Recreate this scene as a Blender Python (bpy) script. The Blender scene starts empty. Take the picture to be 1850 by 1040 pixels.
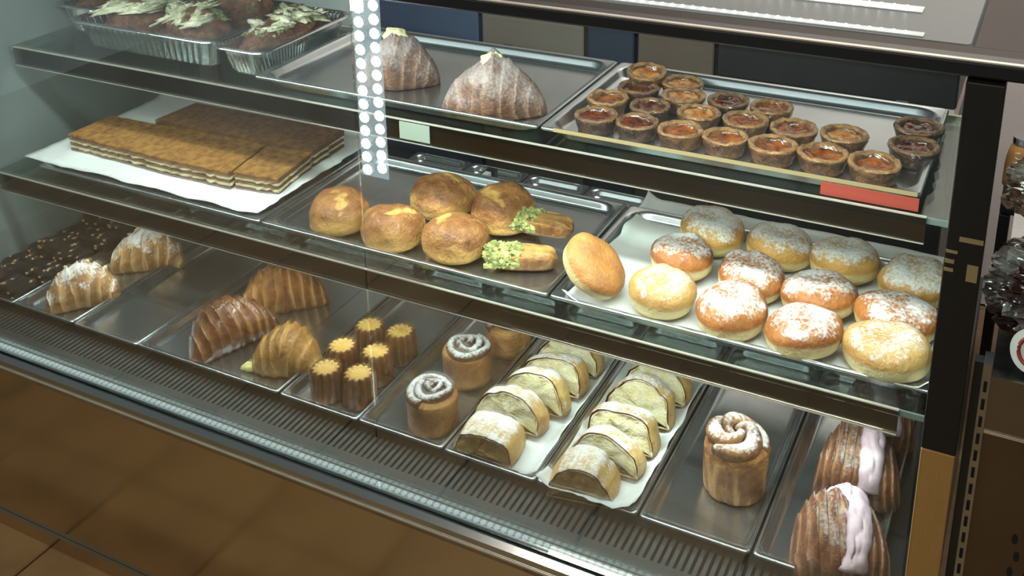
import bpy, math, random
from mathutils import Vector, noise, Matrix
scene = bpy.context.scene
COL = scene.collection
PI = math.pi
# ------------------------------------------------------------------ camera
cd = bpy.data.cameras.new('camera'); cam = bpy.data.objects.new('camera', cd); COL.objects.link(cam)
R_ = Vector((0.8900, 0.4550, -0.0144)); U_ = Vector((-0.1286, 0.2817, 0.9506)); F_ = Vector((-0.4369, 0.8440, -0.3107))
F_.normalize(); R_ = (R_ - F_*R_.dot(F_)).normalized(); U_ = R_.cross(F_)
m = Matrix((R_, U_, -F_)).transposed().to_4x4(); m.translation = Vector((0.5418, -1.0967, 1.0306))
cam.matrix_world = m
cd.sensor_width = 36; cd.lens = 1927.0/1850*36; cd.shift_y = (88.95-520)/1850; cd.clip_start = 0.02
scene.camera = cam
# ------------------------------------------------------------------ world, light, exposure
w = bpy.data.worlds.new('world'); scene.world = w; w.use_nodes = True
w.node_tree.nodes['Background'].inputs[0].default_value = (0.50, 0.55, 0.56, 1)
w.node_tree.nodes['Background'].inputs[1].default_value = 0.24
vs = scene.view_settings; vs.view_transform = 'Standard'; vs.look = 'None'; vs.exposure = 0.0; vs.gamma = 1; vs.use_curve_mapping = False
scene.cycles.transparent_max_bounces = 24
def area(name, loc, target, sx, sy, power, col):
    l = bpy.data.lights.new(name, 'AREA'); l.shape = 'RECTANGLE'; l.size = sx; l.size_y = sy; l.energy = power; l.color = col
    o = bpy.data.objects.new(name, l); COL.objects.link(o); o.location = loc
    o.rotation_euler = (Vector(target)-Vector(loc)).to_track_quat('-Z', 'Y').to_euler(); return o
COOL = (0.90, 1.0, 0.97)
area('case_top_led_light', (-0.34, -0.005, 0.672), (-0.34, 0.22, 0.0), 1.6, 0.03, 14.5, COOL)
area('upper_shelf_led_light', (-0.36, 0.20, 0.402), (-0.36, 0.27, 0.0), 1.58, 0.02, 1.6, COOL)
area('middle_shelf_led_light', (-0.36, 0.125, 0.168), (-0.36, 0.2, -0.1), 1.58, 0.02, 2.2, COOL)
area('ceiling_light_front', (-0.3, -2.3, 2.3), (-0.4, 0.0, -0.3), 1.4, 0.5, 40, (1.0, 0.90, 0.78))
area('ceiling_light_back', (0.5, 0.95, 2.2), (0.6, 1.6, 0.3), 1.2, 0.4, 55, (1.0, 0.94, 0.88))

# ------------------------------------------------------------------ helpers
def lin(h):
    h = h.lstrip('#'); out = []
    for i in (0, 2, 4):
        c = int(h[i:i+2], 16)/255; out.append(c/12.92 if c <= .04045 else ((c+.055)/1.055)**2.4)
    return (*out, 1)
def newmat(name):
    mt = bpy.data.materials.new(name); mt.use_nodes = True; nt = mt.node_tree
    return mt, nt, nt.nodes['Principled BSDF'], nt.nodes['Material Output']
def N(nt, typ, **kw):
    n = nt.nodes.new(typ)
    for k, v in kw.items():
        if k.startswith('i_'): n.inputs[k[2:].replace('_', ' ')].default_value = v
        else: setattr(n, k, v)
    return n
def mixc(nt, fac, a, b):
    n = nt.nodes.new('ShaderNodeMix'); n.data_type = 'RGBA'
    for sock, v in ((n.inputs[0], fac), (n.inputs[6], a), (n.inputs[7], b)):
        if hasattr(v, 'node'): nt.links.new(v, sock)
        else: sock.default_value = v
    return n.outputs[2]
def ramp(nt, src, lo, hi):
    n = nt.nodes.new('ShaderNodeMapRange'); n.interpolation_type = 'SMOOTHSTEP'
    nt.links.new(src, n.inputs[0]); n.inputs[1].default_value = lo; n.inputs[2].default_value = hi
    return n.outputs[0]
def mth(nt, op, a, b):
    n = nt.nodes.new('ShaderNodeMath'); n.operation = op
    for s, v in ((n.inputs[0], a), (n.inputs[1], b)):
        if hasattr(v, 'node'): nt.links.new(v, s)
        else: s.default_value = v
    return n.outputs[0]
def bump(nt, src, strength, dist, b):
    n = nt.nodes.new('ShaderNodeBump'); n.inputs['Strength'].default_value = strength; n.inputs['Distance'].default_value = dist
    nt.links.new(src, n.inputs['Height']); nt.links.new(n.outputs[0], b.inputs['Normal'])
def simple(name, col, rough=.5, metal=0, var=0.0, vscale=20, bmp=0, emis=None, es=0, spec=.5, coat=0, aniso=None, stretch=None):
    mt, nt, b, o = newmat(name)
    b.inputs['Roughness'].default_value = rough; b.inputs['Metallic'].default_value = metal; b.inputs['Specular IOR Level'].default_value = spec
    b.inputs['Coat Weight'].default_value = coat
    tc = N(nt, 'ShaderNodeTexCoord'); src = tc.outputs['Object']
    if stretch:
        mp = N(nt, 'ShaderNodeMapping'); mp.inputs['Scale'].default_value = stretch; nt.links.new(src, mp.inputs[0]); src = mp.outputs[0]
    nz = N(nt, 'ShaderNodeTexNoise'); nz.inputs['Scale'].default_value = vscale; nz.inputs['Detail'].default_value = 5
    nt.links.new(src, nz.inputs['Vector'])
    c = lin(col); d = tuple(x*(1-var) for x in c[:3])+(1,)
    nt.links.new(mixc(nt, ramp(nt, nz.outputs[0], .35, .65), c, d), b.inputs['Base Color'])
    if bmp: bump(nt, nz.outputs[0], .6, bmp, b)
    if emis: b.inputs['Emission Color'].default_value = lin(emis); b.inputs['Emission Strength'].default_value = es
    return mt
def pastry(name, mid, dark, pale, nscale=18, rough=.5, sugar=0.0, slo=.35, shi=.75, coat=0, bmp=.0022, bscale=160, sugcol='#eef0ee', speck=220, tex=.55):
    """baked dough: mottled browning, pale layers from the vertex value 'pale', icing sugar fallen on upward faces"""
    mt, nt, b, o = newmat(name)
    tc = N(nt, 'ShaderNodeTexCoord')
    n1 = N(nt, 'ShaderNodeTexNoise', i_Scale=nscale, i_Detail=6.0, i_Roughness=.6); nt.links.new(tc.outputs['Object'], n1.inputs['Vector'])
    n2 = N(nt, 'ShaderNodeTexNoise', i_Scale=bscale, i_Detail=4.0); nt.links.new(tc.outputs['Object'], n2.inputs['Vector'])
    at = N(nt, 'ShaderNodeAttribute'); at.attribute_name = 'pale'
    c = mixc(nt, ramp(nt, n1.outputs[0], .36, .66), lin(mid), lin(dark))
    n5 = N(nt, 'ShaderNodeTexNoise', i_Scale=nscale*4.5, i_Detail=5.0, i_Roughness=.7); nt.links.new(tc.outputs['Object'], n5.inputs['Vector'])
    pf = ramp(nt, mth(nt, 'ADD', at.outputs['Fac'], mth(nt, 'MULTIPLY', mth(nt, 'SUBTRACT', n1.outputs[0], .5), .7)), .15, .85)
    c = mixc(nt, pf, c, lin(pale))
    dk = tuple(x*.45 for x in lin(dark)[:3])+(1,)
    c = mixc(nt, mth(nt, 'MULTIPLY', ramp(nt, n5.outputs[0], .5, .78), tex), c, dk)
    c = mixc(nt, mth(nt, 'MULTIPLY', ramp(nt, n5.outputs[0], .5, .28), tex*.7), c, lin(pale))
    b.inputs['Roughness'].default_value = rough; b.inputs['Coat Weight'].default_value = coat; b.inputs['Coat Roughness'].default_value = .12
    b.inputs['Specular IOR Level'].default_value = .35
    if sugar > 0:
        sp = N(nt, 'ShaderNodeSeparateXYZ'); nt.links.new(tc.outputs['Normal'], sp.inputs[0])
        n3 = N(nt, 'ShaderNodeTexNoise', i_Scale=speck, i_Detail=3.0); nt.links.new(tc.outputs['Object'], n3.inputs['Vector'])
        n4 = N(nt, 'ShaderNodeTexNoise', i_Scale=30.0, i_Detail=3.0); nt.links.new(tc.outputs['Object'], n4.inputs['Vector'])
        s = mth(nt, 'ADD', sp.outputs[2], mth(nt, 'ADD', mth(nt, 'MULTIPLY', mth(nt, 'SUBTRACT', n3.outputs[0], .5), 1.3), mth(nt, 'MULTIPLY', mth(nt, 'SUBTRACT', n4.outputs[0], .5), 1.6)))
        sf = mth(nt, 'MULTIPLY', ramp(nt, s, slo, shi), sugar)
        c = mixc(nt, sf, c, lin(sugcol))
        rr = mth(nt, 'ADD', mth(nt, 'MULTIPLY', sf, .4), rough); nt.links.new(rr, b.inputs['Roughness'])
    nt.links.new(c, b.inputs['Base Color']); b.inputs['Subsurface Weight'].default_value = 0.0
    bump(nt, mth(nt, 'ADD', n2.outputs[0], mth(nt, 'MULTIPLY', n5.outputs[0], 1.2)), .8, bmp, b)
    return mt
def glass_mat(name, tint='#ffffff', ior=1.45, gl=1.0, rough=0.0):
    mt = bpy.data.materials.new(name); mt.use_nodes = True; nt = mt.node_tree; nt.nodes.clear()
    o = N(nt, 'ShaderNodeOutputMaterial'); t = N(nt, 'ShaderNodeBsdfTransparent'); t.inputs[0].default_value = lin(tint)
    g = N(nt, 'ShaderNodeBsdfGlossy'); g.inputs['Roughness'].default_value = rough
    f = N(nt, 'ShaderNodeFresnel'); f.inputs[0].default_value = ior
    mx = N(nt, 'ShaderNodeMixShader')
    nt.links.new(mth(nt, 'MULTIPLY', f.outputs[0], gl), mx.inputs[0]); nt.links.new(t.outputs[0], mx.inputs[1]); nt.links.new(g.outputs[0], mx.inputs[2]); nt.links.new(mx.outputs[0], o.inputs[0])
    return mt
def hazy_glass(name, haze):  # pane with a small diffuse share that imitates a veil of glare
    mt = glass_mat(name, '#fbfefd', 1.45, .55); nt = mt.node_tree
    out = [n for n in nt.nodes if n.type == 'OUTPUT_MATERIAL'][0]; src = out.inputs[0].links[0].from_socket
    d = N(nt, 'ShaderNodeBsdfTranslucent'); d.inputs[0].default_value = (.9, .95, .95, 1)
    e = N(nt, 'ShaderNodeBsdfDiffuse'); e.inputs[0].default_value = (.9, .95, .95, 1)
    a = N(nt, 'ShaderNodeAddShader'); nt.links.new(d.outputs[0], a.inputs[0]); nt.links.new(e.outputs[0], a.inputs[1])
    tc = N(nt, 'ShaderNodeTexCoord'); nz = N(nt, 'ShaderNodeTexNoise', i_Scale=2.5, i_Detail=3.0); nt.links.new(tc.outputs['Object'], nz.inputs['Vector'])
    mx = N(nt, 'ShaderNodeMixShader'); nt.links.new(mth(nt, 'MULTIPLY', ramp(nt, nz.outputs[0], .2, .8), haze), mx.inputs[0])
    nt.links.new(src, mx.inputs[1]); nt.links.new(a.outputs[0], mx.inputs[2]); nt.links.new(mx.outputs[0], out.inputs[0])
    return mt
def emit(name, col, s):
    mt = bpy.data.materials.new(name); mt.use_nodes = True; nt = mt.node_tree; nt.nodes.clear()
    o = N(nt, 'ShaderNodeOutputMaterial'); e = N(nt, 'ShaderNodeEmission'); e.inputs[0].default_value = lin(col); e.inputs[1].default_value = s
    nt.links.new(e.outputs[0], o.inputs[0]); return mt

def glow_film(name, k, st):
    mt = emit(name, '#d8ecf2', st); nt = mt.node_tree
    out = [n for n in nt.nodes if n.type == 'OUTPUT_MATERIAL'][0]; src = out.inputs[0].links[0].from_socket
    t = N(nt, 'ShaderNodeBsdfTransparent'); mx = N(nt, 'ShaderNodeMixShader'); mx.inputs[0].default_value = k
    nt.links.new(t.outputs[0], mx.inputs[1]); nt.links.new(src, mx.inputs[2]); nt.links.new(mx.outputs[0], out.inputs[0]); return mt
class MB:
    def __init__(s): s.v = []; s.f = []; s.p = []
    def add(s, vs, fs, pale=None):
        o = len(s.v); s.v += [tuple(x) for x in vs]; s.f += [tuple(i+o for i in f) for f in fs]; s.p += pale if pale else [0.0]*len(vs)
    def box(s, x0, x1, y0, y1, z0, z1):
        vs = [(x, y, z) for z in (z0, z1) for y in (y0, y1) for x in (x0, x1)]
        s.add(vs, [(0, 2, 3, 1), (4, 5, 7, 6), (0, 1, 5, 4), (2, 6, 7, 3), (0, 4, 6, 2), (1, 3, 7, 5)]); return s
    def bevbox(s, x0, x1, y0, y1, z0, z1, r):
        # box with chamfered edges: stacked rectangles with cut corners
        def loop(ins, z):
            a, b, c, d = x0+ins, x1-ins, y0+ins, y1-ins
            return [(a+r, c, z), (b-r, c, z), (b, c+r, z), (b, d-r, z), (b-r, d, z), (a+r, d, z), (a, d-r, z), (a, c+r, z)]
        L = [loop(r*.8, z0), loop(0, z0+r), loop(0, z1-r), loop(r*.8, z1)]
        vs = sum(L, []); fs = [tuple(range(7, -1, -1)), tuple(range(24, 32))]
        for k in range(3):
            for i in range(8): j = (i+1) % 8; fs.append((k*8+i, k*8+j, k*8+8+j, k*8+8+i))
        s.add(vs, fs); return s
    def surf(s, nu, nv, fn, wrap=True, cap0=False, cap1=False):
        """u around (wraps), v along"""
        vs = []; ps = []
        for j in range(nv+1):
            for i in range(nu if wrap else nu+1):
                q = fn(i/nu, j/nv); vs.append(q[:3]); ps.append(q[3] if len(q) > 3 else 0.0)
        w_ = nu if wrap else nu+1; fs = []
        for j in range(nv):
            for i in range(nu):
                k = (i+1) % w_ if wrap else i+1
                fs.append((j*w_+i, j*w_+k, (j+1)*w_+k, (j+1)*w_+i))
        if cap0: fs.append(tuple(range(w_-1, -1, -1)))
        if cap1: fs.append(tuple(nv*w_+i for i in range(w_)))
        s.add(vs, fs, ps); return s
    def tube(s, pts, r, n=8, rf=None, pale=0.0):
        pts = [Vector(p) for p in pts]; M = len(pts)
        fr = []
        up = Vector((0, 0, 1))
        for i in range(M):
            t = (pts[min(i+1, M-1)]-pts[max(i-1, 0)]).normalized()
            a = t.cross(up)
            if a.length < 1e-4: a = t.cross(Vector((0, 1, 0)))
            a.normalize(); fr.append((a, a.cross(t)))
        vs = []; ps = []
        for i in range(M):
            rr = r*(rf(i/(M-1)) if rf else 1)
            for k in range(n):
                an = 2*PI*k/n; vs.append(pts[i]+fr[i][0]*math.cos(an)*rr+fr[i][1]*math.sin(an)*rr); ps.append(pale)
        fs = [(i*n+k, i*n+(k+1) % n, (i+1)*n+(k+1) % n, (i+1)*n+k) for i in range(M-1) for k in range(n)]
        fs += [tuple(range(n-1, -1, -1)), tuple((M-1)*n+k for k in range(n))]
        s.add(vs, fs, ps); return s
    def build(s, name, mat, parent=None, smooth=True, loc=(0, 0, 0), rot=(0, 0, 0)):
        me = bpy.data.meshes.new(name); me.from_pydata(s.v, [], s.f); me.materials.append(mat)
        if any(s.p):
            a = me.attributes.new('pale', 'FLOAT', 'POINT'); a.data.foreach_set('value', s.p)
        if smooth: me.polygons.foreach_set('use_smooth', [True]*len(me.polygons))
        me.update()
        o = bpy.data.objects.new(name, me); COL.objects.link(o); o.parent = parent; o.location = loc; o.rotation_euler = rot
        return o
def tag(o, label, cat, group=None, kind=None):
    o['label'] = label; o['category'] = cat
    if group: o['group'] = group
    if kind: o['kind'] = kind
    return o
def struct(o, label=None):
    o['kind'] = 'structure'
    if label: o['label'] = label
    return o
def thing(name, label, cat, loc=(0, 0, 0), rot=(0, 0, 0), group=None):
    o = bpy.data.objects.new(name, None); COL.objects.link(o); o.location = loc; o.rotation_euler = rot; o.empty_display_size = .02
    return tag(o, label, cat, group)
def dup(o, parent=None):
    c = o.copy(); COL.objects.link(c); c.parent = parent
    for ch in list(o.children): dup(ch, c)
    return c
def fbm(x, y, z, o=4): return noise.fractal(Vector((x, y, z)), 1.0, 2.0, o)
rnd = random.Random(4)

# ------------------------------------------------------------------ materials
M = {}
M['steel'] = simple('brushed_steel', '#b4b8b8', .24, 1.0, .12, 30, stretch=(1, 14, 1))
M['tray'] = simple('tray_steel', '#bfc6c9', .22, .95, .10, 14)
M['chrome'] = simple('polished_rail', '#c6cac8', .14, 1.0, .05, 9)
M['dark_steel'] = simple('dark_steel', '#4c5052', .35, .9, .15, 12)
M['grille'] = simple('vent_grille', '#55595a', .42, .7, .15, 30)
M['pit'] = simple('vent_pit', '#0c0d0e', .8, 0)
M['black'] = simple('black_paint', '#17181a', .42, 0, .2, 8)
M['post'] = simple('black_laminate', '#15140f', .5, 0, .2, 120)
M['post_tan'] = simple('tan_post_finish', '#a07c42', .6, 0, .12, 60, stretch=(30, 30, 2))
M['grey_wall'] = simple('grey_enamel', '#707a78', .45, 0, .12, 5)
M['glass'] = hazy_glass('front_glass', .005)
M['shelf_glass'] = glass_mat('shelf_glass', '#e9f2ee', 1.45, .8)
M['smoke'] = glass_mat('smoked_rail', '#d6d0c6', 1.5, 1.2, .12)
M['edge'] = simple('bright_edge', '#d8d3c4', .3, .6, .1, 40)
M['paper'] = simple('baking_paper', '#d8dcd9', .75, 0, .10, 16, .0015)
M['foil'] = simple('foil', '#c4c8c9', .2, 1.0, .1, 40, .0006)
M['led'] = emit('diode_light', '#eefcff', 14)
M['led_reflected'] = emit('diode_reflected', '#dff4fa', 3.2)  # weaker emission for the reflected row on the top panel
M['rail_glow'] = emit('rail_reflection_band', '#c4d8d8', .8)  # emission standing in for lights mirrored in the bottom rail
M['pcb'] = simple('diode_board', '#c9d2d4', .5, 0, .1, 30)
M['tile'] = simple('brown_floor_tile', '#93774f', .45, 0, .22, 6, .0008)
M['grout'] = simple('tile_grout', '#64503a', .85, 0, .2, 40)
M['panel'] = simple('front_panel_steel', '#d2c4ae', .16, 1.0, .06, 3)
M['berliner'] = pastry('berliner_crust', '#a4662f', '#8c5024', '#dcc591', 14, .5, .9, .55, 1.2, tex=.22, sugcol='#dcdfdd')
M['berliner_plain'] = pastry('berliner_plain', '#b57f45', '#9d6430', '#d6c08a', 14, .5, .12, .9, 1.6, tex=.22)
M['nata'] = pastry('tart_crust', '#6f4a2a', '#3c2314', '#a57c4a', 60, .4, coat=.7, bmp=.004)
M['nata_dark'] = pastry('tart_crust_dark', '#4b3020', '#24150e', '#86623e', 60, .4, coat=.7, bmp=.004)
def custard(name, a, b2, c3):
    mt, nt, b, o = newmat(name); tc = N(nt, 'ShaderNodeTexCoord')
    n1 = N(nt, 'ShaderNodeTexNoise', i_Scale=45.0, i_Detail=5.0); nt.links.new(tc.outputs['Object'], n1.inputs['Vector'])
    c = mixc(nt, ramp(nt, n1.outputs[0], .38, .58), lin(a), lin(b2)); c = mixc(nt, ramp(nt, n1.outputs[0], .56, .66), c, lin(c3))
    nt.links.new(c, b.inputs['Base Color']); b.inputs['Roughness'].default_value = .16; b.inputs['Coat Weight'].default_value = .6
    bump(nt, n1.outputs[0], 1.0, .008, b); return mt
M['custard'] = custard('caramelised_custard', '#8e4c1c', '#5e2a12', '#170805')
M['custard_dark'] = custard('burnt_custard', '#62290f', '#38150b', '#120605')
M['custard_light'] = custard('golden_custard', '#b98440', '#935020', '#4a200c')
M['puff'] = pastry('bun_crust', '#9c6a3a', '#754624', '#cda05a', 14, .5, coat=.12, tex=.5, bmp=.004)
M['croissant'] = pastry('croissant_crust', '#9c6030', '#6e3c1a', '#d6a867', 30, .45)
M['glazed'] = pastry('glazed_crust', '#70401f', '#43210f', '#ad7a40', 26, .28, coat=.8, tex=.4)
M['butter'] = pastry('butter_crust', '#ad7c40', '#7a4a20', '#d0ac66', 30, .45, coat=.3)
M['dusted'] = pastry('dusted_croissant', '#664534', '#46301f', '#80604a', 30, .65, .55, -.1, 1.2, sugcol='#b8b0ae', bmp=.004)
M['almond'] = pastry('almond_crust', '#a87848', '#7a4c26', '#d3b078', 26, .55, .8, .5, 1.0)
M['almond_flake'] = simple('almond_flake', '#d9bd86', .6, 0, .2, 60)
M['iced'] = pastry('iced_crust', '#87523a', '#5c3424', '#b58a60', 26, .5, .35, .5, 1.3)
M['icing'] = simple('pink_icing', '#d6bcc6', .55, 0, .10, 90, .0018)
M['pistachio'] = simple('pistachio_bits', '#b3b870', .6, 0, .5, 90)
M['cream'] = simple('cream', '#d3cf9c', .5, 0, .1, 30)
M['canele'] = pastry('canele_crust', '#683a14', '#3c1c0b', '#cba457', 30, .35, coat=.5, tex=.3)
M['cinn'] = pastry('roll_side', '#946536', '#6a4222', '#b98c54', 24, .5, bmp=.004)
M['cinn_top'] = pastry('roll_swirl', '#644230', '#342018', '#8a6a50', 30, .55, .75, .45, 1.15)
M['strudel_crust'] = pastry('strudel_crust', '#c6a05c', '#a0743a', '#e4cf98', 30, .5, .85, .45, 1.15)
M['strudel_fill'] = pastry('strudel_filling', '#efe7c2', '#e0d29a', '#f4f0da', 50, .6, bmp=.005, bscale=70, tex=.12)
M['strudel_dark'] = pastry('strudel_filling_baked', '#a98a4c', '#6f4a22', '#d0bb7c', 28, .6, bmp=.004, bscale=70)
M['cake_top'] = pastry('slab_top', '#bb8740', '#855622', '#d6aa60', 60, .6, bmp=.008, tex=.8, bscale=140)
M['cake_top_brown'] = pastry('slab_top_brown', '#8f6034', '#5e3a1c', '#b0844e', 60, .6, bmp=.008, tex=.8, bscale=140)
M['cake_side'] = pastry('slab_side', '#855526', '#56341a', '#a87a42', 60, .65, bmp=.004)
M['cake_dark'] = pastry('slab_layer', '#6b4422', '#452a14', '#8f6232', 50, .7)
M['cake_cream'] = simple('slab_cream', '#d9cfa6', .6, 0, .2, 50)
M['brownie'] = pastry('brownie', '#1d1512', '#0e0a09', '#3a2a22', 60, .45, bmp=.004, bscale=70)
M['nut'] = simple('nut_pieces', '#a58a6a', .6, 0, .3, 90)
M['bread'] = pastry('savoury_crust', '#6b4430', '#432719', '#9a744e', 24, .5, bmp=.005, tex=.8)
M['cheese'] = pastry('cheese_herb', '#d2d0b4', '#9a9f78', '#e6e6d2', 50, .45)
M['red'] = simple('red_card', '#8c3628', .5)
M['card'] = simple('white_card', '#828d80', .6)
M['brass'] = simple('pale_strip', '#9a8862', .4, .2)

# ------------------------------------------------------------------ the setting
ZF = -0.47
XL, XR = -1.215, 0.487       # inside of the case
fl = struct(MB().box(-3.2, 2.2, -2.6, 3.0, ZF-.06, ZF-.006).build('floor', M['grout'], smooth=False))
tmb = MB().bevbox(-.1475, .1475, -.1475, .1475, -.008, .0, .003)
first = None
for i in range(-7, 4):
    for j in range(-5, 1):
        x = -.695+.2975*0 + .295*i + .295*.5+.295; y = -.255+.295*j+.1475
        if y > -.02: continue
        if first is None: o = first = tmb.build('tile', M['tile'], fl, smooth=False)
        else: o = first.copy(); COL.objects.link(o); o.parent = fl
        o.scale = (.986, .986, 1); o.location = (x, y, ZF+rnd.uniform(-.001, .0005)); o.rotation_euler = (rnd.uniform(-.002, .002), rnd.uniform(-.002, .002), 0)
wb = struct(MB().box(-3.2, 2.4, 1.6, 1.7, ZF, 2.6).build('wall_back', simple('pale_pink_wall', '#d4ccc6', .7, 0, .1, 3), smooth=False))

# ------------------------------------------------------------------ the display case
case = thing('display_case', 'long glass fronted pastry display case with steel frame and black top rail', 'display case', (0, 0, ZF))
def cpart(name, mb, mat, smooth=False, parent=None):
    o = mb.build(name, mat, parent or case, smooth); o.location = (0, 0, -ZF) if parent is None else (0, 0, 0); return o
cpart('front_panel', MB().box(XL-.03, .53, -.055, -.035, ZF+.0, -.06), M['panel'])
cpart('kick_strip', MB().box(XL-.03, .53, -.062, -.0555, ZF+.001, ZF+.03), M['panel'])
cpart('cabinet_side', MB().box(XL-.03, XL-.01, -.033, .94, ZF+.002, -.045), M['dark_steel'])
cpart('cabinet_side', MB().box(.49, .51, -.033, .94, ZF+.002, -.045), M['dark_steel'])
cpart('deck', MB().box(XL, XR-.001, .003, .93, -.045, -.022), M['dark_steel'])
# vent grille in front of the trays: a pit, a flange and single slats
cpart('vent_pit', MB().box(XL, XR-.001, -.066, .001, -.06, -.05), M['pit'])
cpart('vent_flange', MB().box(XL, XR-.001, -.07, -.046, -.049, -.020), M['grille'])
sl = MB().box(-.0029, .0029, -.0455, .0025, -.034, -.0205)
s0 = None; n = 0; x = -1.205
while x < .475:
    if s0 is None: o = s0 = sl.build('slat', M['grille'], case, False)
    else: o = s0.copy(); COL.objects.link(o); o.parent = case
    o.location = (x, 0, -ZF); x += .0102
# front bottom rail: profile extruded along x
def prof(name, pts, mat, x0, x1, smooth=False):
    mb = MB(); n = len(pts)
    vs = [(x0, a, b) for a, b in pts]+[(x1, a, b) for a, b in pts]
    fs = [(i, (i+1) % n, n+(i+1) % n, n+i) for i in range(n)]+[tuple(range(n-1, -1, -1)), tuple(range(n, 2*n))]
    mb.add(vs, fs); return cpart(name, mb, mat, smooth)
prof('rail_inner_lip', [(-.0705, -.05), (-.0705, -.014), (-.0735, -.014), (-.0735, -.05)], M['chrome'], XL-.03, .487)
prof('rail_body', [(-.075, -.055), (-.075, -.0225), (-.0925, -.0225), (-.0925, -.030), (-.0955, -.030), (-.0965, -.025), (-.1035, -.032), (-.1045, -.045), (-.098, -.06)], M['chrome'], XL-.03, .487)
cpart('rail_trim', MB().box(XL-.03, .487, -.1062, -.1047, -.045, -.042), M['edge'])
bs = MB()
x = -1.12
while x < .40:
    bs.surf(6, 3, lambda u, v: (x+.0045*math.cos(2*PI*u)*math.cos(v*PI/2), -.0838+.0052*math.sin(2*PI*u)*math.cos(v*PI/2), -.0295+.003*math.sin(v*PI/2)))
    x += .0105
rail_reflection = thing('led_strip_or_reflection', 'pale dotted reflection of the lights, built as glowing beads in the bottom front rail of the case', 'light strip', (0, -.0815, -.0222))  # mirrored lights on the rail, put in as an emissive band and beads
o = MB().box(-1.13, .41, -.0058, .0058, .0, .0010).build('strip_base_or_glow', M['rail_glow'], rail_reflection, False)
o = bs.build('reflected_dots', emit('reflected_dot_glow', '#d6eae8', 1.25), rail_reflection); o.location = (0, .0838, .0302); o['kind'] = 'stuff'
# front panes
for x0, x1 in ((XL, -.2015), (-.1985, .4865)):
    cpart('front_pane', MB().box(x0, x1, -.0915, -.0882, -.0215, .693), M['glass'])
# top: black front rail, glass top, back rail
cpart('top_rail', MB().bevbox(XL-.03, .56, -.078, -.05, .693, .708, .002), M['black'])
cpart('top_rail_trim', MB().box(XL-.03, .56, -.0782, -.072, .7082, .7098), M['edge'])
cpart('top_back_rail', MB().box(XL-.03, .53, .60, .64, .68, .708), M['black'])
tp = simple('top_panel_enamel', '#626967', .4, 0, .06, 6, spec=.25)
cpart('top_panel', MB().bevbox(XL-.02, .488, -.012, .598, .690, .7035, .004), tp)
cpart('top_border', MB().box(XL-.02, .56, -.0495, -.0125, .690, .703), simple('brown_top_border', '#2c231d', .5, 0, .1, 8, spec=.15))
cpart('top_border', MB().box(.4885, .56, -.012, .598, .690, .703), simple('brown_top_side', '#2c231d', .5, 0, .1, 8, spec=.15))
# left wall of the case
cpart('side_wall', MB().box(XL-.03, XL-.001, -.0865, .94, -.044, .69), M['grey_wall'])
# right: post at the front corner, glass side
post = thing('corner_post', 'black corner post with tan lower part right of the berliners', 'post', (0, 0, ZF))
def ppart(nm, mb, mat):
    o = mb.build(nm, mat, post, False); o.location = (0, 0, -ZF); return o
ppart('upper_post', MB().bevbox(.4885, .5225, -.082, -.056, .285, .6895, .001), M['post'])
ppart('lower_post', MB().bevbox(.489, .5225, -.082, -.057, ZF+.001, .2845, .001), M['post_tan'])  # lower part of the post in a tan tone
for (x0, x1, z0, z1) in ((.510, .520, .487, .505), (.4895, .500, .514, .517), (.4895, .498, .503, .507), (.4895, .498, .494, .4975), (.500, .5215, .528, .533)):
    ppart('beige_mark', MB().box(x0, x1, -.0832, -.0822, z0, z1), M['brass'])  # small beige rectangles on the front of the post
cpart('side_pane', MB().box(.4875, .4905, -.05, .62, -.02, .688), M['shelf_glass'])
cpart('side_pane_edge', MB().box(.4872, .4908, .6205, .6245, -.02, .688), M['edge'])
cpart('back_post', MB().box(XL, XL+.03, .625, .655, -.02, .68), M['black'])
cpart('back_post', MB().box(.46, .486, .626, .656, -.02, .68), M['black'])

# shelves
def shelf(name, z, y0, y1, label):
    t = thing(name, label, 'shelf', (0, y0, z))
    def P(nm, mb, mat, sm=False):
        o = mb.build(nm, mat, t, sm); o.location = (0, -y0, -z); return o
    P('glass_panel', MB().box(-1.205, .4865, y0+.006, y1, z-.008, z), M['shelf_glass'])
    P('glass_edge', MB().box(-1.205, .4865, y0+.0025, y0+.0055, z-.008, z), simple('glass_edge_'+name, '#6f7f78', .25, .2, .2, 20))
    pr = P('price_rail', MB().box(-1.19, .449, y0-.0015, y0+.0015, z-.033, z+.001), M['smoke'])
    P('rail_backing', MB().box(-1.19, .449, y0+.0022, y0+.0024, z-.032, z-.009), simple('rail_backing_'+name, '#94866e', .45, 0, .12, 6))
    for za, zb in ((z+.0012, z+.0028), (z-.0348, z-.0332)): MB().box(-1.19, .449, y0-.0022, y0+.0022, za, zb).build('rail_edge', M['edge'], pr, False)
    P('back_rail', MB().box(-1.205, .4865, y1+.0005, y1+.008, z-.012, z), M['edge'])
    for x in (-1.1, -.36, .36):
        P('bracket', MB().box(x-.006, x+.006, y1-.12, y1+.05, z-.03, z-.0125), M['pcb'] if x == -.36 else M['dark_steel'])
    for x in (-1.1, -.36, .36):
        P('upright', MB().box(x-.009, x+.009, y1+.052, y1+.07, -.02 if z < .3 else z-.2, z-.0125), M['dark_steel'])
    return t
SU = shelf('glass_shelf', .4165, .186, .56, 'upper glass shelf with a smoked rail holding custard tarts and croissants')
SM = shelf('glass_shelf', .187, .110, .49, 'middle glass shelf with a smoked rail holding berliners and slab cake')
tag(MB().box(-.027, .027, -.0008, .0008, -.014, .014).build('price_card', M['card'], None, False, (-.291, .1822, .4025)), 'blank pale green card on the rail below the dusted croissants', 'card')
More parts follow.
